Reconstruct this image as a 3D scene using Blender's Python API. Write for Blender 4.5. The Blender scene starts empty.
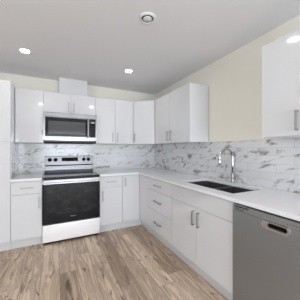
import bpy, bmesh, math
from mathutils import Vector, Matrix

S = bpy.context.scene
COL = S.collection

# ------------------------------------------------------------------ camera, world, light, exposure
cam_d = bpy.data.cameras.new('camera')
cam = bpy.data.objects.new('camera', cam_d)
COL.objects.link(cam)
cam.location = (-1.893, -3.59, 1.293)
cam.rotation_euler = (math.radians(90), 0, math.radians(-26.419))
cam_d.sensor_fit = 'HORIZONTAL'
cam_d.sensor_width = 36.0
cam_d.lens = 36.0 * 192.088 / 300.0
cam_d.shift_y = 0.386 / 300.0 * -1
cam_d.clip_start = 0.05
S.camera = cam

world = bpy.data.worlds.new('world')
S.world = world
world.use_nodes = True
bg = world.node_tree.nodes['Background']
bg.inputs[0].default_value = (0.90, 0.95, 1.0, 1)
bg.inputs[1].default_value = 1.2


def area_light(name, loc, rot, sx, sy, power, col=(1, 1, 1)):
    d = bpy.data.lights.new(name, 'AREA')
    d.shape = 'RECTANGLE'
    d.size = sx
    d.size_y = sy
    d.energy = power
    d.color = col
    o = bpy.data.objects.new(name, d)
    COL.objects.link(o)
    o.location = loc
    o.rotation_euler = rot
    return o


# added area lights standing in for daylight, outside two invented, unseen windows
area_light('added_daylight_front', (-1.35, -7.35, 1.05), (math.radians(90), 0, 0), 2.3, 2.0, 126, (0.875, 0.965, 1.085))
area_light('added_daylight_left', (-5.05, -4.0, 1.45), (math.radians(90), 0, math.radians(-90)), 2.2, 1.5, 34, (0.875, 0.965, 1.085))

S.view_settings.view_transform = 'Standard'
S.view_settings.look = 'None'
S.view_settings.gamma = 1.0
S.view_settings.exposure = 0.42
S.view_settings.use_curve_mapping = False


# ------------------------------------------------------------------ materials
def srgb(r, g, b):
    f = lambda c: (c / 255 / 12.92) if c <= 10.31 else ((c / 255 + 0.055) / 1.055) ** 2.4
    return (f(r), f(g), f(b), 1)


def mat(name, col, rough=0.5, metal=0.0, coat=0.0, spec=0.5, emit=None, estr=0.0, aniso=0.0):
    m = bpy.data.materials.new(name)
    m.use_nodes = True
    b = m.node_tree.nodes['Principled BSDF']
    b.inputs['Base Color'].default_value = col
    b.inputs['Roughness'].default_value = rough
    b.inputs['Metallic'].default_value = metal
    b.inputs['Coat Weight'].default_value = coat
    b.inputs['Coat Roughness'].default_value = 0.03
    b.inputs['Specular IOR Level'].default_value = spec
    b.inputs['Anisotropic'].default_value = aniso
    if emit:
        b.inputs['Emission Color'].default_value = emit
        b.inputs['Emission Strength'].default_value = estr
    return m


class NT:
    def __init__(self, m):
        self.t = m.node_tree
        self.b = self.t.nodes['Principled BSDF']

    def n(self, typ, **kw):
        o = self.t.nodes.new(typ)
        for k, v in kw.items():
            setattr(o, k, v)
        return o

    def set(self, sock, v):
        if isinstance(v, bpy.types.NodeSocket):
            self.t.links.new(v, sock)
        else:
            sock.default_value = v

    def m(self, op, a, b=0.0, c=0.0):
        o = self.n('ShaderNodeMath', operation=op)
        self.set(o.inputs[0], a)
        self.set(o.inputs[1], b)
        self.set(o.inputs[2], c)
        return o.outputs[0]

    def xyz(self, x, y, z):
        o = self.n('ShaderNodeCombineXYZ')
        for i, v in enumerate((x, y, z)):
            self.set(o.inputs[i], v)
        return o.outputs[0]

    def pos(self):
        tc = self.n('ShaderNodeTexCoord')
        s = self.n('ShaderNodeSeparateXYZ')
        self.t.links.new(tc.outputs['Object'], s.inputs[0])
        return s.outputs

    def noise(self, vec, scale, detail=2.0, rough=0.5, dist=0.0):
        o = self.n('ShaderNodeTexNoise')
        self.set(o.inputs['Vector'], vec)
        o.inputs['Scale'].default_value = scale
        o.inputs['Detail'].default_value = detail
        o.inputs['Roughness'].default_value = rough
        o.inputs['Distortion'].default_value = dist
        return o.outputs[0]

    def white(self, a, b):
        o = self.n('ShaderNodeTexWhiteNoise', noise_dimensions='2D')
        self.set(o.inputs['Vector'], self.xyz(a, b, 0.0))
        return o.outputs[0]

    def maprange(self, v, a, b, c=0.0, d=1.0):
        o = self.n('ShaderNodeMapRange', interpolation_type='SMOOTHSTEP')
        self.set(o.inputs[0], v)
        for i, k in enumerate((a, b, c, d)):
            o.inputs[1 + i].default_value = k
        return o.outputs[0]

    def mix(self, f, a, b):
        o = self.n('ShaderNodeMix', data_type='RGBA')
        self.set(o.inputs[0], f)
        self.set(o.inputs[6], a)
        self.set(o.inputs[7], b)
        return o.outputs[2]

    def bump(self, h, strength=0.2, dist=0.01):
        o = self.n('ShaderNodeBump')
        o.inputs['Strength'].default_value = strength
        o.inputs['Distance'].default_value = dist
        self.set(o.inputs['Height'], h)
        self.t.links.new(o.outputs[0], self.b.inputs['Normal'])


def gloss_white(name, col, rough):
    m = mat(name, col, rough, 0, 0.35)
    k = NT(m)
    x, y, z = k.pos()
    h = k.noise(k.xyz(x, y, z), 3.0, 1.0)
    k.bump(h, 0.02, 0.05)
    return m


def wall_paint(name, col, rough=0.85):
    m = mat(name, col, rough, spec=0.3)
    k = NT(m)
    x, y, z = k.pos()
    k.bump(k.noise(k.xyz(x, y, z), 180.0, 3.0), 0.06, 0.004)
    return m


def tile_mat(name, axis, seed, gate0=0.46, soft=0.75):
    m = mat(name, (0.8, 0.8, 0.8, 1), 0.16, 0, 0.1)
    k = NT(m)
    x, y, z = k.pos()
    u = x if axis == 'x' else k.m('MULTIPLY', y, -1.0)
    TW, TH = 0.305, 0.0796
    rv = k.m('DIVIDE', k.m('SUBTRACT', z, 0.914), TH)
    row = k.m('FLOOR', rv)
    fv = k.m('FRACT', rv)
    sh = k.m('MULTIPLY', k.m('FLOORED_MODULO', row, 2.0), 0.5)
    uu = k.m('ADD', k.m('DIVIDE', u, TW), k.m('ADD', sh, seed))
    colm = k.m('FLOOR', uu)
    fu = k.m('FRACT', uu)
    ra = k.white(k.m('ADD', colm, 13.1 + seed), row)
    rb = k.white(k.m('ADD', colm, 71.7 + seed), row)
    # veins, cut differently for every tile
    ang = 0.42
    ca, sa = math.cos(ang), math.sin(ang)
    p1 = k.m('ADD', k.m('MULTIPLY', u, ca), k.m('MULTIPLY', z, sa))
    p2 = k.m('SUBTRACT', k.m('MULTIPLY', z, ca), k.m('MULTIPLY', u, sa))
    vec = k.xyz(k.m('ADD', k.m('MULTIPLY', p1, 2.6), k.m('MULTIPLY', ra, 40.0)),
                k.m('ADD', k.m('MULTIPLY', p2, 6.5), k.m('MULTIPLY', rb, 40.0)), 0.0)
    n1 = k.noise(vec, 1.0, 3.0, 0.55, 0.6)
    d = k.m('ABSOLUTE', k.m('SUBTRACT', n1, 0.5))
    thin = k.maprange(d, 0.0, 0.022, 1.0, 0.0)
    wide = k.maprange(d, 0.0, 0.085, 1.0, 0.0)
    n2 = k.noise(vec, 0.9, 1.0, 0.5, 0.0)
    gate = k.maprange(n2, gate0, gate0 + 0.12)
    n3 = k.noise(k.xyz(k.m('ADD', u, k.m('MULTIPLY', rb, 9.0)), z, 3.0), 9.0, 2.0)
    gate3 = k.maprange(n3, 0.42, 0.6)
    v_thin = k.m('MULTIPLY', k.m('MULTIPLY', thin, gate), 0.48)
    v_wide = k.m('MULTIPLY', k.m('MULTIPLY', wide, k.m('MULTIPLY', gate, gate3)), soft)
    cloud = k.maprange(k.noise(vec, 0.5, 2.0), 0.35, 0.75, 0.0, 0.16)
    base = k.mix(cloud, srgb(228, 228, 230), srgb(170, 170, 173))
    c1 = k.mix(v_wide, base, srgb(150, 141, 134))
    c2 = k.mix(v_thin, c1, srgb(92, 87, 83))
    gu = k.m('LESS_THAN', k.m('MULTIPLY', fu, TW), 0.0022)
    gv = k.m('LESS_THAN', k.m('MULTIPLY', fv, TH), 0.0022)
    g = k.m('MAXIMUM', gu, gv)
    c3 = k.mix(g, c2, srgb(196, 189, 176))
    k.set(k.b.inputs['Base Color'], c3)
    k.bump(k.m('SUBTRACT', 1.0, g), 0.25, 0.002)
    return m


def floor_mat():
    m = mat('plank_floor', (0.3, 0.22, 0.17, 1), 0.42, spec=0.35)
    k = NT(m)
    x, y, z = k.pos()
    PW, PL = 0.168, 1.22
    rx = k.m('DIVIDE', x, PW)
    row = k.m('FLOOR', rx)
    fx = k.m('FRACT', rx)
    ry = k.m('ADD', k.m('DIVIDE', y, PL), k.m('MULTIPLY', k.white(row, 3.3), 7.0))
    col = k.m('FLOOR', ry)
    fy = k.m('FRACT', ry)
    ra = k.white(row, col)
    rb = k.white(k.m('ADD', row, 31.0), col)
    off = k.m('MULTIPLY', rb, 50.0)
    v1 = k.xyz(k.m('ADD', k.m('MULTIPLY', x, 15.0), off), k.m('ADD', k.m('MULTIPLY', y, 1.5), off), off)
    g1 = k.noise(v1, 1.0, 4.0, 0.6, 1.6)
    v2 = k.xyz(k.m('ADD', k.m('MULTIPLY', x, 70.0), off), k.m('ADD', k.m('MULTIPLY', y, 3.2), off), off)
    g2 = k.noise(v2, 1.0, 3.0, 0.6, 0.4)
    v3 = k.xyz(k.m('ADD', k.m('MULTIPLY', x, 9.0), off), k.m('ADD', k.m('MULTIPLY', y, 2.4), off), 5.0)
    knot = k.maprange(k.noise(v3, 1.0, 3.0, 0.6, 2.2), 0.58, 0.70)
    d = k.m('ABSOLUTE', k.m('SUBTRACT', g1, 0.5))
    streak = k.maprange(d, 0.0, 0.05, 1.0, 0.0)
    tone = k.m('ADD', k.m('MULTIPLY', k.maprange(g1, 0.3, 0.7), 0.40), k.m('ADD', k.m('MULTIPLY', ra, 0.46), k.m('MULTIPLY', k.maprange(g2, 0.25, 0.75), 0.26)))
    c = k.mix(tone, srgb(122, 98, 78), srgb(236, 212, 187))
    c = k.mix(k.m('MULTIPLY', streak, k.m('MULTIPLY', g2, 0.5)), c, srgb(78, 62, 52))
    c = k.mix(k.m('MULTIPLY', knot, 0.75), c, srgb(74, 58, 49))
    gx = k.m('LESS_THAN', k.m('MULTIPLY', fx, PW), 0.003)
    gy = k.m('LESS_THAN', k.m('MULTIPLY', fy, PL), 0.003)
    g = k.m('MAXIMUM', gx, gy)
    c = k.mix(k.m('MULTIPLY', g, 0.75), c, srgb(70, 55, 46))
    k.set(k.b.inputs['Base Color'], c)
    k.bump(k.m('SUBTRACT', k.m('MULTIPLY', g2, 0.3), g), 0.15, 0.002)
    return m


def brushed(name, col, rough, axis='x', scale=260.0):
    m = mat(name, col, rough, 1.0)
    k = NT(m)
    x, y, z = k.pos()
    if axis == 'x':
        v = k.xyz(k.m('MULTIPLY', x, 2.0), k.m('MULTIPLY', y, 2.0), k.m('MULTIPLY', z, scale))
    else:
        v = k.xyz(k.m('MULTIPLY', x, scale), k.m('MULTIPLY', y, scale), k.m('MULTIPLY', z, 2.0))
    n = k.noise(v, 1.0, 2.0)
    k.set(k.b.inputs['Roughness'], k.maprange(n, 0.2, 0.8, rough * 0.85, rough * 1.2))
    k.bump(n, 0.05, 0.002)
    return m


def quartz():
    m = mat('white_quartz', srgb(240, 240, 242), 0.22, 0, 0.15)
    k = NT(m)
    x, y, z = k.pos()
    n = k.noise(k.xyz(x, y, z), 220.0, 2.0)
    c = k.mix(k.maprange(n, 0.55, 0.75), srgb(242, 242, 244), srgb(234, 234, 235))
    k.set(k.b.inputs['Base Color'], c)
    return m


def oven_glass():
    m = mat('smoked_oven_glass', (0.012, 0.012, 0.013, 1), 0.12, spec=0.25)
    k = NT(m)
    x, y, z = k.pos()
    n = k.noise(k.xyz(k.m('MULTIPLY', x, 5.0), y, k.m('MULTIPLY', z, 9.0)), 1.6, 5.0, 0.65, 0.8)
    c = k.mix(k.maprange(n, 0.42, 0.78), (0.008, 0.008, 0.009, 1), (0.042, 0.042, 0.043, 1))
    k.set(k.b.inputs['Base Color'], c)
    return m


def glass_pane():
    m = bpy.data.materials.new('window_glass')
    m.use_nodes = True
    t = m.node_tree
    t.nodes.clear()
    out = t.nodes.new('ShaderNodeOutputMaterial')
    mix = t.nodes.new('ShaderNodeMixShader')
    tr = t.nodes.new('ShaderNodeBsdfTransparent')
    gl = t.nodes.new('ShaderNodeBsdfGlossy')
    gl.inputs['Roughness'].default_value = 0.02
    mix.inputs[0].default_value = 0.06
    t.links.new(tr.outputs[0], mix.inputs[1])
    t.links.new(gl.outputs[0], mix.inputs[2])
    t.links.new(mix.outputs[0], out.inputs[0])
    return m


M = dict(
    gloss=gloss_white('gloss_white_laminate', srgb(222, 222, 224), 0.08),
    body=mat('white_melamine', srgb(222, 222, 223), 0.3),
    toe=mat('white_toe_kick', srgb(214, 214, 215), 0.35),
    wall=wall_paint('beige_wall_paint', srgb(240, 236, 224)),
    ceil=wall_paint('ceiling_paint', srgb(236, 236, 238)),
    white=mat('white_plastic', srgb(228, 228, 228), 0.35),
    offwhite=mat('outlet_plastic', srgb(214, 213, 212), 0.4),
    tile_b=tile_mat('marble_tile_back', 'x', 0.15),
    tile_r=tile_mat('marble_tile_right', 'y', 0.83, 0.43, 0.85),
    floor=floor_mat(),
    quartz=quartz(),
    steel=brushed('brushed_steel', (0.33, 0.33, 0.335, 1), 0.24),
    steel_v=brushed('brushed_steel_bright', (0.29, 0.29, 0.295, 1), 0.28),
    steel_d=brushed('drawer_steel', (0.90, 0.90, 0.91, 1), 0.42),
    trim_steel=brushed('trim_steel', (0.20, 0.20, 0.205, 1), 0.34),
    handle_steel=mat('handle_steel', (0.62, 0.62, 0.63, 1), 0.3, 1.0),
    nickel=mat('brushed_nickel', (0.40, 0.40, 0.405, 1), 0.32, 1.0),
    chrome=mat('polished_steel', (0.50, 0.50, 0.50, 1), 0.16, 1.0),
    dw=brushed('dark_steel', (0.37, 0.405, 0.45, 1), 0.40),
    dw2=brushed('dark_steel_strip', (0.41, 0.445, 0.49, 1), 0.4),
    black_glass=mat('black_glass', (0.010, 0.010, 0.011, 1), 0.09, spec=0.22),
    window_glass=oven_glass(),
    mw_window=mat('microwave_screen_glass', (0.055, 0.055, 0.057, 1), 0.1),
    black=mat('black_plastic', (0.008, 0.008, 0.009, 1), 0.6, spec=0.06),
    dark=mat('dark_grey_plastic', (0.05, 0.05, 0.052, 1), 0.4),
    sink=mat('dark_sink_steel', (0.19, 0.19, 0.195, 1), 0.3, 0.8),
    ring=mat('burner_ring_print', (0.09, 0.09, 0.09, 1), 0.2),
    print_grey=mat('grey_print', (0.55, 0.55, 0.56, 1), 0.4),
    print_dark=mat('dark_print', (0.03, 0.03, 0.03, 1), 0.4),
    display=mat('clock_display', (0.02, 0.02, 0.025, 1), 0.1, emit=(0.7, 0.85, 1, 1), estr=0.25),
    lamp=mat('led_diffuser', (1, 1, 1, 1), 0.4, emit=(1.0, 0.97, 0.92, 1), estr=60.0),
    grey=mat('vent_grey', (0.12, 0.12, 0.12, 1), 0.6),
    frame=mat('window_frame_vinyl', srgb(225, 225, 225), 0.4),
    glass=glass_pane(),
)


# ------------------------------------------------------------------ mesh helpers
def box(bm, x0, x1, y0, y1, z0, z1, bev=0.0, seg=2, mtx=None):
    b = bmesh.new()
    vs = [b.verts.new((x, y, z)) for x in (x0, x1) for y in (y0, y1) for z in (z0, z1)]
    for f in ((0, 1, 3, 2), (4, 6, 7, 5), (0, 4, 5, 1), (2, 3, 7, 6), (0, 2, 6, 4), (1, 5, 7, 3)):
        b.faces.new([vs[i] for i in f])
    if bev > 0:
        bmesh.ops.bevel(b, geom=b.edges[:], offset=bev, segments=seg, affect='EDGES', profile=0.5)
    merge(bm, b, mtx)


def merge(bm, b, mtx=None):
    bmesh.ops.recalc_face_normals(b, faces=b.faces[:])
    if mtx is not None:
        bmesh.ops.transform(b, matrix=mtx, verts=b.verts[:])
    me = bpy.data.meshes.new('tmp')
    b.to_mesh(me)
    b.free()
    bm.from_mesh(me)
    bpy.data.meshes.remove(me)


def lathe(bm, prof, c, axis, seg=32, squash=None):
    """prof: list of (r, h) along axis from c; closed ends where r = 0."""
    b = bmesh.new()
    axis = Vector(axis).normalized()
    q = Vector((0, 0, 1)).rotation_difference(axis).to_matrix().to_4x4()
    rings = []
    for r, h in prof:
        if r <= 1e-6:
            rings.append([b.verts.new((0, 0, h))])
        else:
            rings.append([b.verts.new((r * math.cos(2 * math.pi * i / seg), r * math.sin(2 * math.pi * i / seg), h)) for i in range(seg)])
    for A, B in zip(rings[:-1], rings[1:]):
        for i in range(seg):
            j = (i + 1) % seg
            if len(A) == 1 and len(B) == 1:
                continue
            if len(A) == 1:
                f = b.faces.new((A[0], B[i], B[j]))
            elif len(B) == 1:
                f = b.faces.new((A[i], A[j], B[0]))
            else:
                f = b.faces.new((A[i], A[j], B[j], B[i]))
            f.smooth = True
    merge(bm, b, Matrix.Translation(c) @ q)


def tube(bm, pts, r, seg=16):
    b = bmesh.new()
    pts = [Vector(p) for p in pts]
    rr = r if isinstance(r, (list, tuple)) else [r] * len(pts)
    rings = []
    t0 = (pts[1] - pts[0]).normalized()
    up = Vector((0, 1, 0)) if abs(t0.y) < 0.9 else Vector((1, 0, 0))
    nrm = t0.cross(up).normalized()
    for i, p in enumerate(pts):
        t = (pts[min(i + 1, len(pts) - 1)] - pts[max(i - 1, 0)]).normalized()
        nrm = (nrm - t * nrm.dot(t)).normalized()
        bn = t.cross(nrm)
        rings.append([b.verts.new(p + rr[i] * (math.cos(2 * math.pi * k / seg) * nrm + math.sin(2 * math.pi * k / seg) * bn)) for k in range(seg)])
    for A, B in zip(rings[:-1], rings[1:]):
        for i in range(seg):
            j = (i + 1) % seg
            b.faces.new((A[i], A[j], B[j], B[i])).smooth = True
    b.faces.new(rings[0][::-1])
    b.faces.new(rings[-1])
    merge(bm, b)


def prism(bm, poly, z0, z1, mtx=None, bev=0.0):
    b = bmesh.new()
    lo = [b.verts.new((x, y, z0)) for x, y in poly]
    hi = [b.verts.new((x, y, z1)) for x, y in poly]
    b.faces.new(lo[::-1])
    b.faces.new(hi)
    n = len(poly)
    for i in range(n):
        j = (i + 1) % n
        b.faces.new((lo[i], lo[j], hi[j], hi[i]))
    if bev:
        bmesh.ops.bevel(b, geom=b.edges[:], offset=bev, segments=2, affect='EDGES', profile=0.5)
    merge(bm, b, mtx)


def slab(bm, us, vs, keep, w0, w1, mtx=None):
    """A slab over a grid of cells, missing the cells where keep(u, v) is false: one closed surface."""
    b = bmesh.new()
    V = {}

    def vert(i, j, k):
        if (i, j, k) not in V:
            V[(i, j, k)] = b.verts.new((us[i], vs[j], (w0, w1)[k]))
        return V[(i, j, k)]

    K = {(i, j): keep((us[i] + us[i + 1]) / 2, (vs[j] + vs[j + 1]) / 2) for i in range(len(us) - 1) for j in range(len(vs) - 1)}
    for (i, j), k in K.items():
        if not k:
            continue
        b.faces.new((vert(i, j, 1), vert(i + 1, j, 1), vert(i + 1, j + 1, 1), vert(i, j + 1, 1)))
        b.faces.new((vert(i, j, 0), vert(i, j + 1, 0), vert(i + 1, j + 1, 0), vert(i + 1, j, 0)))
        for di, dj, a, c in ((-1, 0, (0, 1), (0, 0)), (1, 0, (1, 0), (1, 1)), (0, -1, (0, 0), (1, 0)), (0, 1, (1, 1), (0, 1))):
            if not K.get((i + di, j + dj), False):
                A = (i + a[0], j + a[1])
                C = (i + c[0], j + c[1])
                b.faces.new((vert(*A, 0), vert(*C, 0), vert(*C, 1), vert(*A, 1)))
    merge(bm, b, mtx)


def ring_prof(poly_out, poly_in, bm, z0, z1, mtx=None):
    b = bmesh.new()
    n = len(poly_out)
    oo = [[b.verts.new((x, y, z)) for x, y in poly_out] for z in (z0, z1)]
    ii = [[b.verts.new((x, y, z)) for x, y in poly_in] for z in (z0, z1)]
    for i in range(n):
        j = (i + 1) % n
        b.faces.new((oo[0][i], oo[0][j], oo[1][j], oo[1][i]))
        b.faces.new((ii[0][j], ii[0][i], ii[1][i], ii[1][j]))
        b.faces.new((oo[1][i], oo[1][j], ii[1][j], ii[1][i]))
        b.faces.new((oo[0][j], oo[0][i], ii[0][i], ii[0][j]))
    merge(bm, b, mtx)


def stadium(cx, cy, hw, hh, n=10):
    """rounded slot outline, half width hw, half height hh"""
    pts = []
    for s, a0 in ((1, -math.pi / 2), (-1, math.pi / 2)):
        for i in range(n + 1):
            a = a0 + math.pi * i / n
            pts.append((cx + s * (hw - hh) + hh * math.cos(a), cy + hh * math.sin(a)))
    return pts


def thing(name, label, cat, loc, group=None):
    o = bpy.data.objects.new(name, None)
    o.empty_display_size = 0.05
    COL.objects.link(o)
    o.location = loc
    o['label'] = label
    o['category'] = cat
    if group:
        o['group'] = group
    return o


def world_loc(o):
    v = Vector((0, 0, 0))
    while o is not None:
        v += o.location
        o = o.parent
    return v


def obj(name, bm, m, parent=None, label=None, off=True):
    """Links a bmesh laid out in room coordinates as one object; its own origin sits at the parent's origin."""
    me = bpy.data.meshes.new(name)
    if parent is not None and off:
        bmesh.ops.translate(bm, verts=bm.verts[:], vec=-world_loc(parent))
    bm.to_mesh(me)
    bm.free()
    me.materials.append(m)
    o = bpy.data.objects.new(name, me)
    COL.objects.link(o)
    if parent is not None:
        o.parent = parent
    if label:
        o['label'] = label
    return o


def boxobj(name, dims, m, parent=None, bev=0.0, label=None):
    bm = bmesh.new()
    box(bm, *dims, bev=bev)
    return obj(name, bm, m, parent, label)


def struct(name, bm, m):
    o = obj(name, bm, m)
    o['kind'] = 'structure'
    return o


def text_mesh(body, size, m, parent, origin, xdir, ydir, label=None, name='lettering', spacing=1.0):
    cu = bpy.data.curves.new('lettering_curve', 'FONT')
    cu.body = body
    cu.size = size
    cu.extrude = 0.0006
    cu.space_character = spacing
    cu.align_x = 'CENTER'
    cu.align_y = 'CENTER'
    t = bpy.data.objects.new('lettering_curve', cu)
    COL.objects.link(t)
    bpy.context.view_layer.update()
    me = bpy.data.meshes.new_from_object(t.evaluated_get(bpy.context.evaluated_depsgraph_get()))
    bpy.data.objects.remove(t)
    bpy.data.curves.remove(cu)
    X = Vector(xdir).normalized()
    Y = Vector(ydir).normalized()
    Z = X.cross(Y)
    R = Matrix((X, Y, Z)).transposed().to_4x4()
    me.transform(Matrix.Translation(Vector(origin) - world_loc(parent)) @ R)
    me.materials.clear()
    me.materials.append(m)
    o = bpy.data.objects.new(name, me)
    COL.objects.link(o)
    o.parent = parent
    if label:
        o['label'] = label
    return o


def bar_pull(parent, c, ldir, ndir, L, stand=0.032, t=0.011):
    """D-shaped bar pull: a bar with a post at each end. c is the centre on the door's face."""
    l = Vector(ldir).normalized()
    n = Vector(ndir).normalized()
    s = l.cross(n)
    R = Matrix((l, n, s)).transposed().to_4x4()
    T = Matrix.Translation(c) @ R
    bm = bmesh.new()
    box(bm, -L / 2, L / 2, stand - t, stand, -t / 2, t / 2, 0.0015, 2, T)
    for q in (-1, 1):
        a, b = sorted((q * L / 2, q * (L / 2 - t)))
        box(bm, a, b, -0.0002, stand - t + 0.0005, -t / 2, t / 2, 0, 1, T)
    return obj('handle', bm, M['nickel'], parent)


# ------------------------------------------------------------------ the room
CEIL = 2.454
XL, YF = -4.9, -7.2
T = 0.12
bm = bmesh.new()
box(bm, XL - T, T, YF - T, T, -0.06, 0.0)
struct('floor', bm, M['floor'])
bm = bmesh.new()
box(bm, XL - T, T, YF - T, T, CEIL, CEIL + 0.08)
struct('ceiling', bm, M['ceil'])
bm = bmesh.new()
box(bm, XL, 0, 0, T, 0, CEIL)
struct('wall_back', bm, M['wall'])
bm = bmesh.new()
box(bm, 0, T, YF, T, 0, CEIL)
struct('wall_right', bm, M['wall'])
# left wall; its unseen window is invented to let side light in
WL = (-5.1, -2.9, 0.7, 2.2)
bm = bmesh.new()
ML = Matrix(((0, 0, 1, 0), (1, 0, 0, 0), (0, 1, 0, 0), (0, 0, 0, 1)))          # u->y, v->z, w->x
slab(bm, [YF, WL[0], WL[1], T], [0, WL[2], WL[3], CEIL], lambda u, v: not (WL[0] < u < WL[1] and WL[2] < v < WL[3]), XL - T, XL, ML)
struct('wall_left', bm, M['wall'])
# wall behind the camera; its wide patio window is invented to supply daylight
WF = (-2.5, -0.2, 0.05, 2.05)
MF = Matrix(((1, 0, 0, 0), (0, 0, 1, 0), (0, 1, 0, 0), (0, 0, 0, 1)))          # u->x, v->z, w->y
bm = bmesh.new()
slab(bm, [XL, WF[0], WF[1], 0], [0, WF[2], WF[3], CEIL], lambda u, v: not (WF[0] < u < WF[1] and WF[2] < v < WF[3]), YF - T, YF, MF)
struct('wall_front', bm, M['wall'])


def window(name, r, mtx, w0, nx):
    u0, u1, v0, v1 = r
    f = 0.06
    us, vs = [u0, u0 + f], [v0, v0 + f, v1 - f, v1]
    panes = []
    step = (u1 - u0) / nx
    for i in range(nx):
        a = u0 + i * step + (f if i == 0 else f / 2)
        b = u0 + (i + 1) * step - (f if i == nx - 1 else f / 2)
        panes.append((a, b))
    us = sorted(set([u0, u1] + [q for p in panes for q in p]))
    bm = bmesh.new()
    slab(bm, us, vs, lambda u, v: not (any(a < u < b for a, b in panes) and v0 + f < v < v1 - f), w0, w0 + 0.07, mtx)
    fr = struct(name, bm, M['frame'])
    for a, b in panes:
        bm = bmesh.new()
        slab(bm, [a, b], [v0 + f, v1 - f], lambda u, v: True, w0 + 0.03, w0 + 0.036, mtx)
        obj('pane', bm, M['glass'], fr)


window('added_window_1', WF, MF, YF - 0.10, 2)  # unseen patio window, added as an opening for the front area light
window('added_window_2', WL, ML, XL - 0.10, 2)  # unseen side window, added as an opening for the left area light

# marble tile backsplash
UB, UT = 1.395, 2.165
CT_TOP = 0.9145
bm = bmesh.new()
box(bm, -2.393, -0.008, -0.008, 0, 0.90, UB)
struct('trim_1', bm, M['tile_b'])
bm = bmesh.new()
box(bm, -0.008, 0, -3.6, 0, 0.90, UB)
struct('trim_2', bm, M['tile_r'])

bm = bmesh.new()
box(bm, -2.3935, -2.3865, -0.6, -0.0085, CT_TOP, UB - 0.0005)
struct('trim_3', bm, M['tile_r'])

# ------------------------------------------------------------------ cabinets
YB, DT = -0.595, 0.0185        # carcass front of the base run, door thickness
YD = YB - 0.001 - DT           # face of the base doors  (-0.6145)
UBY = -0.302                   # carcass front of the wall run
UD = UBY - 0.001 - DT          # face of the wall doors (-0.3215)
G = 0.0017                     # half the gap between fronts
DB0, DB1 = 0.127, 0.872        # base fronts
SPLIT = 0.704
Y_ = Vector((0, -1, 0))
X_ = Vector((-1, 0, 0))
VZ = Vector((0, 0, 1))


def front_y(name, x0, x1, z0, z1, parent, base=True):
    y1 = (YB if base else UBY) - 0.001
    return boxobj(name, (x0 + G, x1 - G, y1 - DT, y1, z0 + G, z1 - G), M['gloss'], parent, 0.0012)


def front_x(name, y0, y1, z0, z1, parent, base=True):
    x1 = (YB if base else UBY) - 0.001
    return boxobj(name, (x1 - DT, x1, y0 + G, y1 - G, z0 + G, z1 - G), M['gloss'], parent, 0.0012)


# tall pantry cabinet at the left
px0, px1 = -2.995, -2.3945
t = thing('tall_cabinet', 'tall glossy white pantry cabinet at the left end of the kitchen', 'cabinet', ((px0 + px1) / 2, -0.3, 0))
boxobj('body', (px0, px1, YB, -0.001, 0.115, 2.167), M['gloss'], t, 0.001)
boxobj('toe_kick', (px0, px1 - 0.0, -0.56, -0.02, 0, 0.115), M['toe'], t)
for z0, z1, hz in ((0.118, 1.396, 1.25), (1.396, 2.167, 1.5)):
    dd = front_y('door', px0, px1, z0, z1, t)
    bar_pull(dd, (px0 + 0.04, YD, hz), VZ, Y_, 0.145)

# wall cabinets on the back wall
RX0, RX1 = -2.041, -1.279      # range and microwave bay
t = thing('upper_cabinet', 'single-door white wall cabinet between the tall pantry and the microwave', 'cabinet', (-2.216, -0.15, UB), 'glossy white wall cabinets')
boxobj('body', (-2.393, RX0 - 0.001, UBY, -0.009, UB, UT), M['body'], t, 0.001)
dd = front_y('door', -2.389, RX0, UB, UT, t, False)
bar_pull(dd, (-2.073, UD, 1.508), VZ, Y_, 0.145)

MWT = 1.852
t = thing('upper_cabinet', 'short two-door white wall cabinet directly above the microwave', 'cabinet', (-1.66, -0.15, MWT), 'glossy white wall cabinets')
boxobj('body', (RX0 + 0.001, RX1 - 0.001, UBY, -0.002, MWT, UT), M['body'], t, 0.001)
for x0, x1, hx in ((RX0, -1.66, -1.700), (-1.66, RX1, -1.618)):
    dd = front_y('door', x0, x1, MWT, UT, t, False)
    bar_pull(dd, (hx, UD, 1.951), VZ, Y_, 0.15)

t = thing('upper_cabinet', 'two-door white wall cabinet right of the microwave on the back wall', 'cabinet', (-0.946, -0.15, UB), 'glossy white wall cabinets')
boxobj('body', (RX1 + 0.001, -0.6145, UBY, -0.009, UB, UT), M['body'], t, 0.001)
for x0, x1, hx in ((RX1, -0.943, -0.992), (-0.943, -0.6135, -0.906)):
    dd = front_y('door', x0, x1, UB, UT, t, False)
    bar_pull(dd, (hx, UD, 1.508), VZ, Y_, 0.145)

# diagonal corner wall cabinet
t = thing('corner_cabinet', 'white wall cabinet with a diagonal door set across the room corner', 'cabinet', (-0.25, -0.25, UB), 'glossy white wall cabinets')
bm = bmesh.new()
prism(bm, [(-0.009, -0.009), (-0.6125, -0.009), (-0.6125, -0.292), (-0.292, -0.6125), (-0.009, -0.6125)], UB, UT)
obj('body', bm, M['body'], t)
mid = Vector((-0.4665, -0.4665, 0))
R45 = Matrix.Translation(mid) @ Matrix.Rotation(math.radians(-45), 4, 'Z')
bm = bmesh.new()
box(bm, -0.2005, 0.2005, -DT + 0.0185, 0.0185 - 0.0012 + 0.0, UB + G, UT - G, 0.0012, 2, R45)
dd = obj('door', bm, M['gloss'], t)
ND = Vector((-1, -1, 0)).normalized()
LD = Vector((1, -1, 0)).normalized()
hc = mid - LD * 0.165
bar_pull(dd, (hc.x, hc.y, 1.508), VZ, ND, 0.145)

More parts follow.
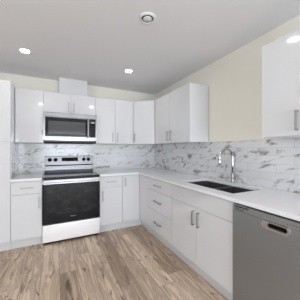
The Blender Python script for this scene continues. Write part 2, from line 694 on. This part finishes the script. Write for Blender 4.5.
# wall cabinets on the right wall
t = thing('upper_cabinet', 'two-door white wall cabinet on the right wall beside the diagonal corner cabinet', 'cabinet', (-0.15, -1.10, UB), 'glossy white wall cabinets')
boxobj('body', (UBY, -0.009, -1.571, -0.6145, UB, UT), M['gloss'], t, 0.001)
boxobj('end_panel', (UD, -0.009, -1.588, -1.572, UB, UT), M['gloss'], t, 0.001)
for y0, y1, hy in ((-1.100, -0.632, -1.052), (-1.571, -1.100, -1.148)):
    dd = front_x('door', y0, y1, UB, UT, t, False)
    bar_pull(dd, (UD, hy, 1.502), VZ, X_, 0.14)
t = thing('upper_cabinet', 'white wall cabinet nearest the camera on the right wall, above the dishwasher', 'cabinet', (-0.15, -2.86, UB), 'glossy white wall cabinets')
boxobj('body', (UBY, -0.009, -3.166, -2.5555, UB, UT), M['body'], t, 0.001)
for y0, y1, hy in ((-2.861, -2.554, -2.822), (-3.166, -2.861, -2.900)):
    dd = front_x('door', y0, y1, UB, UT, t, False)
    bar_pull(dd, (UD, hy, 1.504), VZ, X_, 0.145)

# boxed-in duct above the microwave cabinet
bm = bmesh.new()
box(bm, -1.826, -1.392, -0.185, -0.001, UT + 0.001, CEIL - 0.001, 0.001)
o = obj('duct_cover', bm, M['body'])
o['label'] = 'white boxed duct cover between the microwave cabinet and the ceiling'
o['category'] = 'duct cover'

# base cabinets on the back wall
bx0 = -2.393
t = thing('base_cabinet', 'narrow white base cabinet with one drawer, left of the range', 'cabinet', (-2.216, -0.3, 0), 'glossy white base cabinets')
boxobj('body', (bx0, RX0 - 0.004, YB, -0.002, 0.115, 0.883), M['body'], t)
boxobj('toe_kick', (bx0, RX0 - 0.004, -0.553, -0.02, 0, 0.115), M['toe'], t)
dd = front_y('drawer', bx0, RX0 - 0.004, SPLIT, DB1, t)
bar_pull(dd, (-2.217, YD, 0.790), (1, 0, 0), Y_, 0.145)
dd = front_y('door', bx0, RX0 - 0.004, DB0, SPLIT, t)
bar_pull(dd, (-2.079, YD, 0.587), VZ, Y_, 0.148)

t = thing('base_cabinet', 'narrow white base cabinet with one drawer, right of the range', 'cabinet', (-1.09, -0.3, 0), 'glossy white base cabinets')
boxobj('body', (RX1 + 0.004, -0.912, YB, -0.002, 0.115, 0.883), M['body'], t)
boxobj('toe_kick', (RX1 + 0.004, -0.912, -0.553, -0.02, 0, 0.115), M['toe'], t)
dd = front_y('drawer', RX1 + 0.004, -0.911, SPLIT, DB1, t)
bar_pull(dd, (-1.092, YD, 0.790), (1, 0, 0), Y_, 0.148)
dd = front_y('door', RX1 + 0.004, -0.911, DB0, SPLIT, t)
bar_pull(dd, (-1.228, YD, 0.575), VZ, Y_, 0.15)

t = thing('corner_base_cabinet', 'white corner base cabinet with a full-height door where the runs meet', 'cabinet', (-0.4, -0.4, 0), 'glossy white base cabinets')
bm = bmesh.new()
prism(bm, [(-0.910, -0.002), (-0.910, YB), (YB, YB), (YB, -0.927), (-0.002, -0.927), (-0.002, -0.002)], 0.115, 0.883)
obj('body', bm, M['body'], t)
bm = bmesh.new()
prism(bm, [(-0.910, -0.02), (-0.910, -0.553), (-0.553, -0.553), (-0.553, -0.927), (-0.02, -0.927), (-0.02, -0.02)], 0, 0.115)
obj('toe_kick', bm, M['toe'], t)
dd = front_y('door', -0.909, YD, DB0, DB1, t)
bar_pull(dd, (-0.866, YD, 0.768), VZ, Y_, 0.13)
front_x('filler_panel', -0.927, YD - 0.0005, DB0, DB1, t)

# base cabinets on the right wall
t = thing('drawer_cabinet', 'white base cabinet with three stacked drawers on the right wall', 'cabinet', (-0.3, -1.267, 0), 'glossy white base cabinets')
boxobj('body', (YB, -0.002, -1.605, -0.929, 0.115, 0.883), M['body'], t)
boxobj('toe_kick', (-0.553, -0.02, -1.605, -0.929, 0, 0.115), M['toe'], t)
for z0, z1, hz in ((SPLIT, DB1, 0.788), (0.424, SPLIT, 0.564), (DB0, 0.424, 0.268)):
    dd = front_x('drawer', -1.606, -0.927, z0, z1, t)
    bar_pull(dd, (YD, -1.262, hz), (0, 1, 0), X_, 0.19)

SY0, SY1 = -2.516, -1.607
t = thing('sink_cabinet', 'two-door white base cabinet under the kitchen sink', 'cabinet', (-0.3, -2.06, 0), 'glossy white base cabinets')
bm = bmesh.new()
box(bm, YB, -0.02, SY0, SY0 + 0.018, 0.115, 0.883)
box(bm, YB, -0.02, SY1 - 0.018, SY1, 0.115, 0.883)
box(bm, YB, -0.02, SY0 + 0.018, SY1 - 0.018, 0.115, 0.133)
box(bm, -0.02, -0.002, SY0, SY1, 0.115, 0.883)
box(bm, YB, YB + 0.018, SY0 + 0.018, SY1 - 0.018, SPLIT - 0.03, 0.883)
obj('body', bm, M['body'], t)
boxobj('toe_kick', (-0.553, -0.02, SY0, SY1, 0, 0.115), M['toe'], t)
front_x('false_drawer_front', SY0, SY1, SPLIT, DB1, t)
for y0, y1, hy in ((-2.0625, SY1, -2.024), (SY0, -2.0625, -2.101)):
    dd = front_x('door', y0, y1, DB0, SPLIT, t)
    bar_pull(dd, (YD, hy, 0.594), VZ, X_, 0.148)

# ------------------------------------------------------------------ worktops
CT0, CT1 = 0.884, 0.914
SK = (-0.515, -0.108, -2.425, -1.660)      # sink opening x0 x1 y0 y1
bm = bmesh.new()
box(bm, -2.3935, RX0 - 0.003, -0.645, -0.0085, CT0, CT1, 0.002)
o = obj('countertop', bm, M['quartz'])
o['label'] = 'short white quartz countertop piece left of the range'
o['category'] = 'countertop'
o['group'] = 'white quartz countertops'
bm = bmesh.new()
xs = [RX1 + 0.003, -0.645, SK[0], SK[1], -0.0085]
ys = [-3.60, SK[2], SK[3], -0.645, -0.0085]
slab(bm, xs, ys, lambda u, v: (v > -0.645 or u > -0.645) and not (SK[0] < u < SK[1] and SK[2] < v < SK[3]), CT0, CT1)
o = obj('countertop', bm, M['quartz'])
md = o.modifiers.new('edge', 'BEVEL')
md.width = 0.002
md.segments = 2
md.limit_method = 'ANGLE'
o['label'] = 'L-shaped white quartz countertop running around the corner under the sink'
o['category'] = 'countertop'
o['group'] = 'white quartz countertops'

# ------------------------------------------------------------------ sink and faucet
t = thing('kitchen_sink', 'dark double-bowl undermount sink set in the right countertop', 'sink', (-0.32, -2.08, 0.70))


def bowl(y0, y1):
    """an open bowl with sloped corners: rounded rectangles lofted down"""
    b = bmesh.new()
    x0, x1 = SK[0] - 0.004, SK[1] + 0.004

    def rr(x0, x1, y0, y1, r, z, n=5):
        out = []
        for cx, cy, a0 in ((x1 - r, y1 - r, 0), (x0 + r, y1 - r, 90), (x0 + r, y0 + r, 180), (x1 - r, y0 + r, 270)):
            for i in range(n + 1):
                a = math.radians(a0 + 90 * i / n)
                out.append(b.verts.new((cx + r * math.cos(a), cy + r * math.sin(a), z)))
        return out
    zt, zb = CT0 - 0.001, 0.70
    loops = [rr(x0 - 0.012, x1 + 0.012, y0 - 0.008, y1 + 0.008, 0.012, zt),
             rr(x0, x1, y0, y1, 0.012, zt),
             rr(x0, x1, y0, y1, 0.012, zb + 0.015),
             rr(x0 + 0.004, x1 - 0.004, y0 + 0.004, y1 - 0.004, 0.012, zb + 0.004),
             rr(x0 + 0.015, x1 - 0.015, y0 + 0.015, y1 - 0.015, 0.012, zb)]
    for A, B in zip(loops[:-1], loops[1:]):
        for i in range(len(A)):
            j = (i + 1) % len(A)
            b.faces.new((A[i], A[j], B[j], B[i]))
    b.faces.new(loops[-1])
    for f in b.faces:
        f.normal_update()
    bm = bmesh.new()
    merge(bm, b)
    return bm


ymid = -2.085
for y0, y1 in ((SK[2] - 0.003, ymid - 0.010), (ymid + 0.010, SK[3] + 0.003)):
    bo = obj('bowl', bowl(y0, y1), M['sink'], t)
    sol = bo.modifiers.new('sheet', 'SOLIDIFY')
    sol.thickness = 0.0015
    sol.offset = 0
    bm = bmesh.new()
    lathe(bm, [(0, 0.004), (0.025, 0.003), (0.045, 0.005), (0.055, 0.0008), (0.0, 0.0008)], (-0.32, (y0 + y1) / 2, 0.701), (0, 0, 1))
    obj('drain', bm, M['chrome'], bo)

fx, fy = -0.060, -2.035
t = thing('faucet', 'tall gooseneck kitchen faucet with side lever behind the sink', 'faucet', (fx, fy, CT1))
bm = bmesh.new()
lathe(bm, [(0, 0.0006), (0.028, 0.0006), (0.028, 0.005), (0.021, 0.009), (0.0195, 0.012), (0.0195, 0.105), (0.016, 0.112), (0, 0.112)], (fx, fy, CT1), (0, 0, 1))
obj('base', bm, M['chrome'], t)
pts = [(fx, fy, CT1 + 0.10), (fx, fy, CT1 + 0.2), (fx, fy, CT1 + 0.285)]
R = 0.102
for i in range(1, 19):
    a = math.pi * i / 18
    pts.append((fx - R + R * math.cos(a), fy, CT1 + 0.285 + R * math.sin(a)))
pts.append((fx - 2 * R, fy, CT1 + 0.265))
bm = bmesh.new()
tube(bm, pts, 0.0115)
obj('gooseneck', bm, M['chrome'], t)
bm = bmesh.new()
hx = fx - 2 * R
tube(bm, [(hx, fy, CT1 + 0.272), (hx, fy, CT1 + 0.262), (hx + 0.001, fy, CT1 + 0.235), (hx + 0.003, fy, CT1 + 0.212), (hx + 0.003, fy, CT1 + 0.209)], [0.0118, 0.0125, 0.0128, 0.0135, 0.011])
obj('spray_head', bm, M['chrome'], t)
bm = bmesh.new()
tube(bm, [(fx + 0.002, fy - 0.015, CT1 + 0.055), (fx + 0.004, fy - 0.058, CT1 + 0.055), (fx + 0.004, fy - 0.062, CT1 + 0.055)], [0.0155, 0.0155, 0.012])
lv = obj('valve', bm, M['chrome'], t)
bm = bmesh.new()
tube(bm, [(fx + 0.004, fy - 0.050, CT1 + 0.06), (fx + 0.005, fy - 0.055, CT1 + 0.10), (fx + 0.006, fy - 0.060, CT1 + 0.14)], [0.006, 0.0055, 0.005])
obj('lever', bm, M['chrome'], lv)

# ------------------------------------------------------------------ range
rx0, rx1 = RX0 + 0.001, RX1 - 0.001
rc = (rx0 + rx1) / 2
t = thing('range', 'stainless steel electric range with black glass oven door and cooktop', 'range', (rc, -0.33, 0))
boxobj('body', (rx0 + 0.002, rx1 - 0.002, -0.62, -0.03, 0.025, 0.895), M['dark'], t)
for i in (-1, 1):
    for yy in (-0.58, -0.08):
        bm = bmesh.new()
        lathe(bm, [(0, 0), (0.018, 0), (0.018, 0.0245), (0, 0.0245)], (rc + i * 0.33, yy, 0.0005), (0, 0, 1), 16)
        obj('foot', bm, M['black'], t)
bm = bmesh.new()
box(bm, rx0, rx1, -0.655, -0.075, 0.896, 0.918, 0.004)
ck = obj('cooktop', bm, M['black_glass'], t)
for cx, cy, r in ((-0.19, -0.48, 0.115), (0.19, -0.48, 0.095), (-0.19, -0.21, 0.08), (0.19, -0.21, 0.1)):
    bm = bmesh.new()
    n = 40
    po = [(r * math.cos(2 * math.pi * i / n), r * math.sin(2 * math.pi * i / n)) for i in range(n)]
    pi_ = [(x * (1 - 0.004 / r), y * (1 - 0.004 / r)) for x, y in po]
    ring_prof(po, pi_, bm, 0.9178, 0.9183, Matrix.Translation((rc + cx, cy, 0)))
    obj('burner_ring', bm, M['ring'], ck)
# backguard
bgd = boxobj('backguard', (rx0 + 0.004, rx1 - 0.004, -0.085, -0.012, 0.90, 1.035), M['dark'], t)
bm = bmesh.new()
prism(bm, [(-0.088, 1.043), (-0.012, 1.043), (-0.012, 1.186), (-0.068, 1.186), (-0.075, 1.182)], rx0 + 0.004, rx1 - 0.004,
      Matrix(((0, 0, 1, 0), (1, 0, 0, 0), (0, 1, 0, 0), (0, 0, 0, 1))))
cp = obj('control_panel', bm, M['trim_steel'], t)
boxobj('lower_trim', (rx0 + 0.006, rx1 - 0.006, -0.093, -0.0855, 0.957, 1.024), M['trim_steel'], bgd)
boxobj('vent_slot', (rx0 + 0.01, rx1 - 0.01, -0.089, -0.0855, 1.027, 1.042), M['black'], bgd)


def panel_y(z):        # the control panel leans back
    return -0.088 + (z - 1.043) / (1.182 - 1.043) * 0.013


boxobj('display', (-1.785, -1.533, panel_y(1.13) - 0.006, panel_y(1.13) + 0.002, 1.098, 1.160), M['black'], cp, 0.001)
for i in range(6):
    x = -1.768 + i * 0.014 if i < 3 else -1.60 + (i - 3) * 0.02
    boxobj('button', (x, x + 0.006, panel_y(1.13) - 0.007, panel_y(1.13) - 0.0055, 1.112, 1.115), M['print_grey'], cp)
for kx in (-1.962, -1.878, -1.437, -1.360):
    kz = 1.126
    ky = panel_y(kz)
    bm = bmesh.new()
    lathe(bm, [(0, -0.001), (0.030, -0.001), (0.030, 0.006), (0.027, 0.008), (0.025, 0.026), (0.022, 0.029), (0, 0.029)], (kx, ky, kz), (0, -1, -0.09), 28)
    box(bm, kx - 0.004, kx + 0.004, ky - 0.036, ky - 0.026, kz - 0.018, kz + 0.022, 0.001)
    obj('knob', bm, M['black'], cp)
# oven door
dr = boxobj('oven_door', (rx0 + 0.001, rx1 - 0.001, -0.664, -0.622, 0.283, 0.888), M['black_glass'], t, 0.004)
boxobj('window', (rx0 + 0.05, rx1 - 0.05, -0.6655, -0.6635, 0.40, 0.80), M['window_glass'], dr, 0.0008)
boxobj('top_trim', (rx0 + 0.002, rx1 - 0.002, -0.6665, -0.6635, 0.822, 0.886), M['steel'], dr, 0.001)
bm = bmesh.new()
box(bm, rx0 + 0.012, rx1 - 0.012, -0.716, -0.692, 0.846, 0.890, 0.008, 3)
for i in (-1, 1):
    c = rc + i * 0.335
    box(bm, c - 0.014, c + 0.014, -0.694, -0.666, 0.853, 0.883, 0.003)
obj('handle', bm, M['steel_v'], dr)
text_mesh('Whirlpool', 0.017, M['print_grey'], dr, (rc + 0.006, -0.6652, 0.357), (1, 0, 0), (0, 0, 1), label='pale maker lettering low on the oven door')
bm = bmesh.new()
box(bm, rx0 + 0.001, rx1 - 0.001, -0.664, -0.622, 0.04, 0.272, 0.004)
dw_ = obj('drawer', bm, M['steel_d'], t, 'stainless steel storage drawer')
boxobj('toe_panel', (rx0 + 0.01, rx1 - 0.01, -0.615, -0.60, 0.003, 0.024), M['black'], t)

# ------------------------------------------------------------------ microwave
mz0, mz1 = 1.405, MWT - 0.002
t = thing('microwave', 'stainless over-the-range microwave with black glass door above the range', 'microwave', (rc, -0.2, mz0))
boxobj('body', (rx0 + 0.002, rx1 - 0.002, -0.372, -0.009, mz0 + 0.002, mz1), M['dark'], t)
boxobj('vent_lip', (rx0 + 0.004, rx1 - 0.004, -0.392, -0.02, mz0 - 0.012, mz0 + 0.0015), M['black'], t, 0.002)
tr = boxobj('top_trim', (rx0, rx1, -0.402, -0.373, 1.787, mz1), M['steel_v'], t, 0.002)
text_mesh('Whirlpool', 0.016, M['print_dark'], tr, (rc, -0.4026, 1.822), (1, 0, 0), (0, 0, 1), label='dark maker lettering on the top trim')
bm = bmesh.new()
slab(bm, [rx0, rx0 + 0.022, -1.3835], [1.431, 1.490, 1.776, 1.783], lambda u, v: not (u > rx0 + 0.022 and 1.490 < v < 1.776), -0.402, -0.373, MF)
dr = obj('door', bm, M['steel_v'], t)
boxobj('door_glass', (rx0 + 0.022, -1.3835, -0.4005, -0.375, 1.490, 1.776), M['black_glass'], dr)
boxobj('window', (-1.975, -1.455, -0.402, -0.4, 1.528, 1.720), M['mw_window'], dr, 0.0008)
bm = bmesh.new()
box(bm, -1.430, -1.402, -0.446, -0.428, 1.480, 1.782, 0.007, 3)
for z in (1.50, 1.762):
    box(bm, -1.424, -1.404, -0.430, -0.4, z - 0.014, z + 0.014, 0.003)
obj('handle', bm, M['trim_steel'], dr)
cpn = boxobj('control_panel', (-1.382, rx1, -0.4, -0.373, 1.431, 1.783), M['steel_v'], t, 0.001)
boxobj('keypad_glass', (-1.3815, rx1 - 0.016, -0.402, -0.399, 1.488, 1.778), M['black_glass'], cpn, 0.0008)
boxobj('display', (-1.370, -1.315, -0.4032, -0.4015, 1.715, 1.737), M['print_grey'], cpn)
for r_ in range(6):
    for c_ in range(3):
        boxobj('button', (-1.368 + c_ * 0.02, -1.358 + c_ * 0.02, -0.4028, -0.4018, 1.52 + r_ * 0.028, 1.526 + r_ * 0.028), M['dark'], cpn)

# ------------------------------------------------------------------ dishwasher
dy1, dy0 = -2.521, -3.116
dc = (dy0 + dy1) / 2
dxf = -0.634
t = thing('dishwasher', 'dark stainless dishwasher built in under the countertop right of the sink', 'dishwasher', (-0.3, dc, 0))
boxobj('body', (-0.592, -0.03, dy0 + 0.003, dy1 - 0.003, 0.02, 0.868), M['dark'], t)
boxobj('toe_panel', (-0.56, -0.545, dy0 + 0.004, dy1 - 0.004, 0.001, 0.10), M['black'], t)
for y in (dy0 + 0.05, dy1 - 0.05):
    bm = bmesh.new()
    lathe(bm, [(0, 0), (0.015, 0), (0.015, 0.0195), (0, 0.0195)], (-0.3, y, 0.0004), (0, 0, 1), 14)
    obj('foot', bm, M['black'], t)
# front panel with a pocket cut for the handle
hy, hz, hw, hh = -2.85, 0.797, 0.088, 0.026
MX = Matrix(((0, 0, 1, 0), (1, 0, 0, 0), (0, 1, 0, 0), (0, 0, 0, 1)))
bm = bmesh.new()
box(bm, dxf, -0.594, dy0, dy1, 0.105, 0.8235, 0.002)
dd = obj('door', bm, M['dw'], t)
boxobj('control_strip', (dxf, -0.594, dy0, dy1, 0.8245, 0.869), M['dw2'], t, 0.002)
bm = bmesh.new()
ring_prof(stadium(hy, hz, hw, hh), stadium(hy - 0.016, hz + 0.004, hw - 0.028, hh - 0.011), bm, dxf - 0.012, dxf + 0.001, MX)
hd = obj('handle', bm, M['handle_steel'], dd, 'bright steel scoop handle')
bm = bmesh.new()
prism(bm, stadium(hy - 0.016, hz + 0.004, hw - 0.0275, hh - 0.0105), dxf - 0.002, dxf + 0.001, MX)
obj('pocket', bm, M['black'], hd)
boxobj('latch_slot', (dxf - 0.001, dxf + 0.001, -2.66, dy1 - 0.02, 0.852, 0.860), M['black'], t)
text_mesh('Whirlpool', 0.020, M['print_dark'], t, (dxf - 0.0008, -2.585, 0.838), (0, -1, 0), (0, 0, 1), label='dark maker lettering on the control strip')
for i in range(5):
    y = -2.922 - i * 0.016
    boxobj('indicator', (dxf - 0.0008, dxf + 0.0005, y - 0.003, y + 0.003, 0.841, 0.8455), M['print_dark'], t)

# end cabinet of the run beyond the dishwasher
t = thing('base_cabinet', 'white base cabinet at the near end of the run beyond the dishwasher', 'cabinet', (-0.3, -3.36, 0), 'glossy white base cabinets')
boxobj('body', (YB, -0.002, -3.595, -3.120, 0.115, 0.883), M['body'], t)
boxobj('toe_kick', (-0.553, -0.02, -3.595, -3.120, 0, 0.115), M['toe'], t)
dd = front_x('door', -3.595, -3.120, DB0, DB1, t)
bar_pull(dd, (YD, -3.17, 0.78), VZ, X_, 0.148)


# ------------------------------------------------------------------ outlets, ceiling lights, vent
def outlet(label, loc, ndir, udir):
    t = thing('wall_outlet', label, 'outlet', loc, 'white wall outlets')
    n = Vector(ndir)
    u = Vector(udir)
    Rm = Matrix((u, n, Vector((0, 0, 1)))).transposed().to_4x4()
    T_ = Matrix.Translation(loc) @ Rm
    bm = bmesh.new()
    box(bm, -0.036, 0.036, 0.0004, 0.006, -0.058, 0.058, 0.002, 2, T_)
    obj('plate', bm, M['offwhite'], t)
    for s in (-1, 1):
        bm = bmesh.new()
        prism(bm, stadium(0, 0, 0.017, 0.0135), 0.0055, 0.0085, T_ @ Matrix.Translation((0, 0, s * 0.021)) @ Matrix(((1, 0, 0, 0), (0, 0, 1, 0), (0, 1, 0, 0), (0, 0, 0, 1))))
        rc_ = obj('receptacle', bm, M['white'], t)
        bm = bmesh.new()
        for q in (-0.006, 0.006):
            box(bm, q - 0.001, q + 0.001, 0.008, 0.0089, s * 0.021 - 0.004, s * 0.021 + 0.005, 0, 1, T_)
        obj('slot', bm, M['dark'], rc_)


outlet('white outlet on the marble tile left of the range', (-2.232, -0.008, 1.127), (0, -1, 0), (1, 0, 0))
outlet('white outlet on the back wall tile between the range and the corner', (-0.574, -0.008, 1.147), (0, -1, 0), (1, 0, 0))
outlet('white outlet on the right wall tile near the corner', (-0.008, -0.440, 1.133), (-1, 0, 0), (0, 1, 0))

LIGHTS = [((-2.205, -0.915), 'recessed ceiling light above the tall pantry side, left of the two in view'),
          ((-0.915, -0.915), 'recessed ceiling light nearest the room corner, right of the two in view'),
          ((-2.212, -2.66), 'recessed ceiling light behind, over the left of the floor'),
          ((-0.995, -2.45), 'recessed ceiling light behind, over the right of the floor')]


def downlight():
    t = thing('ceiling_light', LIGHTS[0][1], 'ceiling light', (0, 0, CEIL), 'recessed ceiling lights')
    parts = []
    bm = bmesh.new()
    lathe(bm, [(0.046, -0.0006), (0.056, -0.0006), (0.056, -0.003), (0.053, -0.0045), (0.048, -0.0045), (0.046, -0.004), (0.046, -0.0006)], (0, 0, 0), (0, 0, 1), 40)
    parts.append(obj('trim_ring', bm, M['white'], t, off=False))
    bm = bmesh.new()
    lathe(bm, [(0, -0.0008), (0.0455, -0.0008), (0.0455, -0.004), (0, -0.004)], (0, 0, 0), (0, 0, 1), 40)
    parts.append(obj('diffuser', bm, M['lamp'], t, off=False))
    return t, parts


src, parts = downlight()
src.location = (*LIGHTS[0][0], CEIL)
for (x, y), lab in LIGHTS[1:]:
    c = src.copy()
    COL.objects.link(c)
    c.location = (x, y, CEIL)
    c['label'] = lab
    for p in parts:
        q = p.copy()
        COL.objects.link(q)
        q.parent = c
vx, vy = -1.160, -2.065
t = thing('ceiling_vent', 'round white exhaust vent in the middle of the ceiling', 'vent', (vx, vy, CEIL))
bm = bmesh.new()
lathe(bm, [(0.052, -0.001), (0.077, -0.001), (0.077, -0.004), (0.066, -0.014), (0.057, -0.016), (0.052, -0.010), (0.052, -0.001)], (vx, vy, CEIL), (0, 0, 1), 48)
obj('ring', bm, M['white'], t)
bm = bmesh.new()
lathe(bm, [(0, -0.0008), (0.0525, -0.0008), (0.0525, -0.002), (0, -0.002)], (vx, vy, CEIL), (0, 0, 1), 40)
obj('throat', bm, M['grey'], t)
bm = bmesh.new()
lathe(bm, [(0, -0.002), (0.010, -0.002), (0.012, -0.008), (0.036, -0.009), (0.040, -0.012), (0.037, -0.016), (0, -0.017)], (vx, vy, CEIL), (0, 0, 1), 40)
obj('damper_disc', bm, M['white'], t)
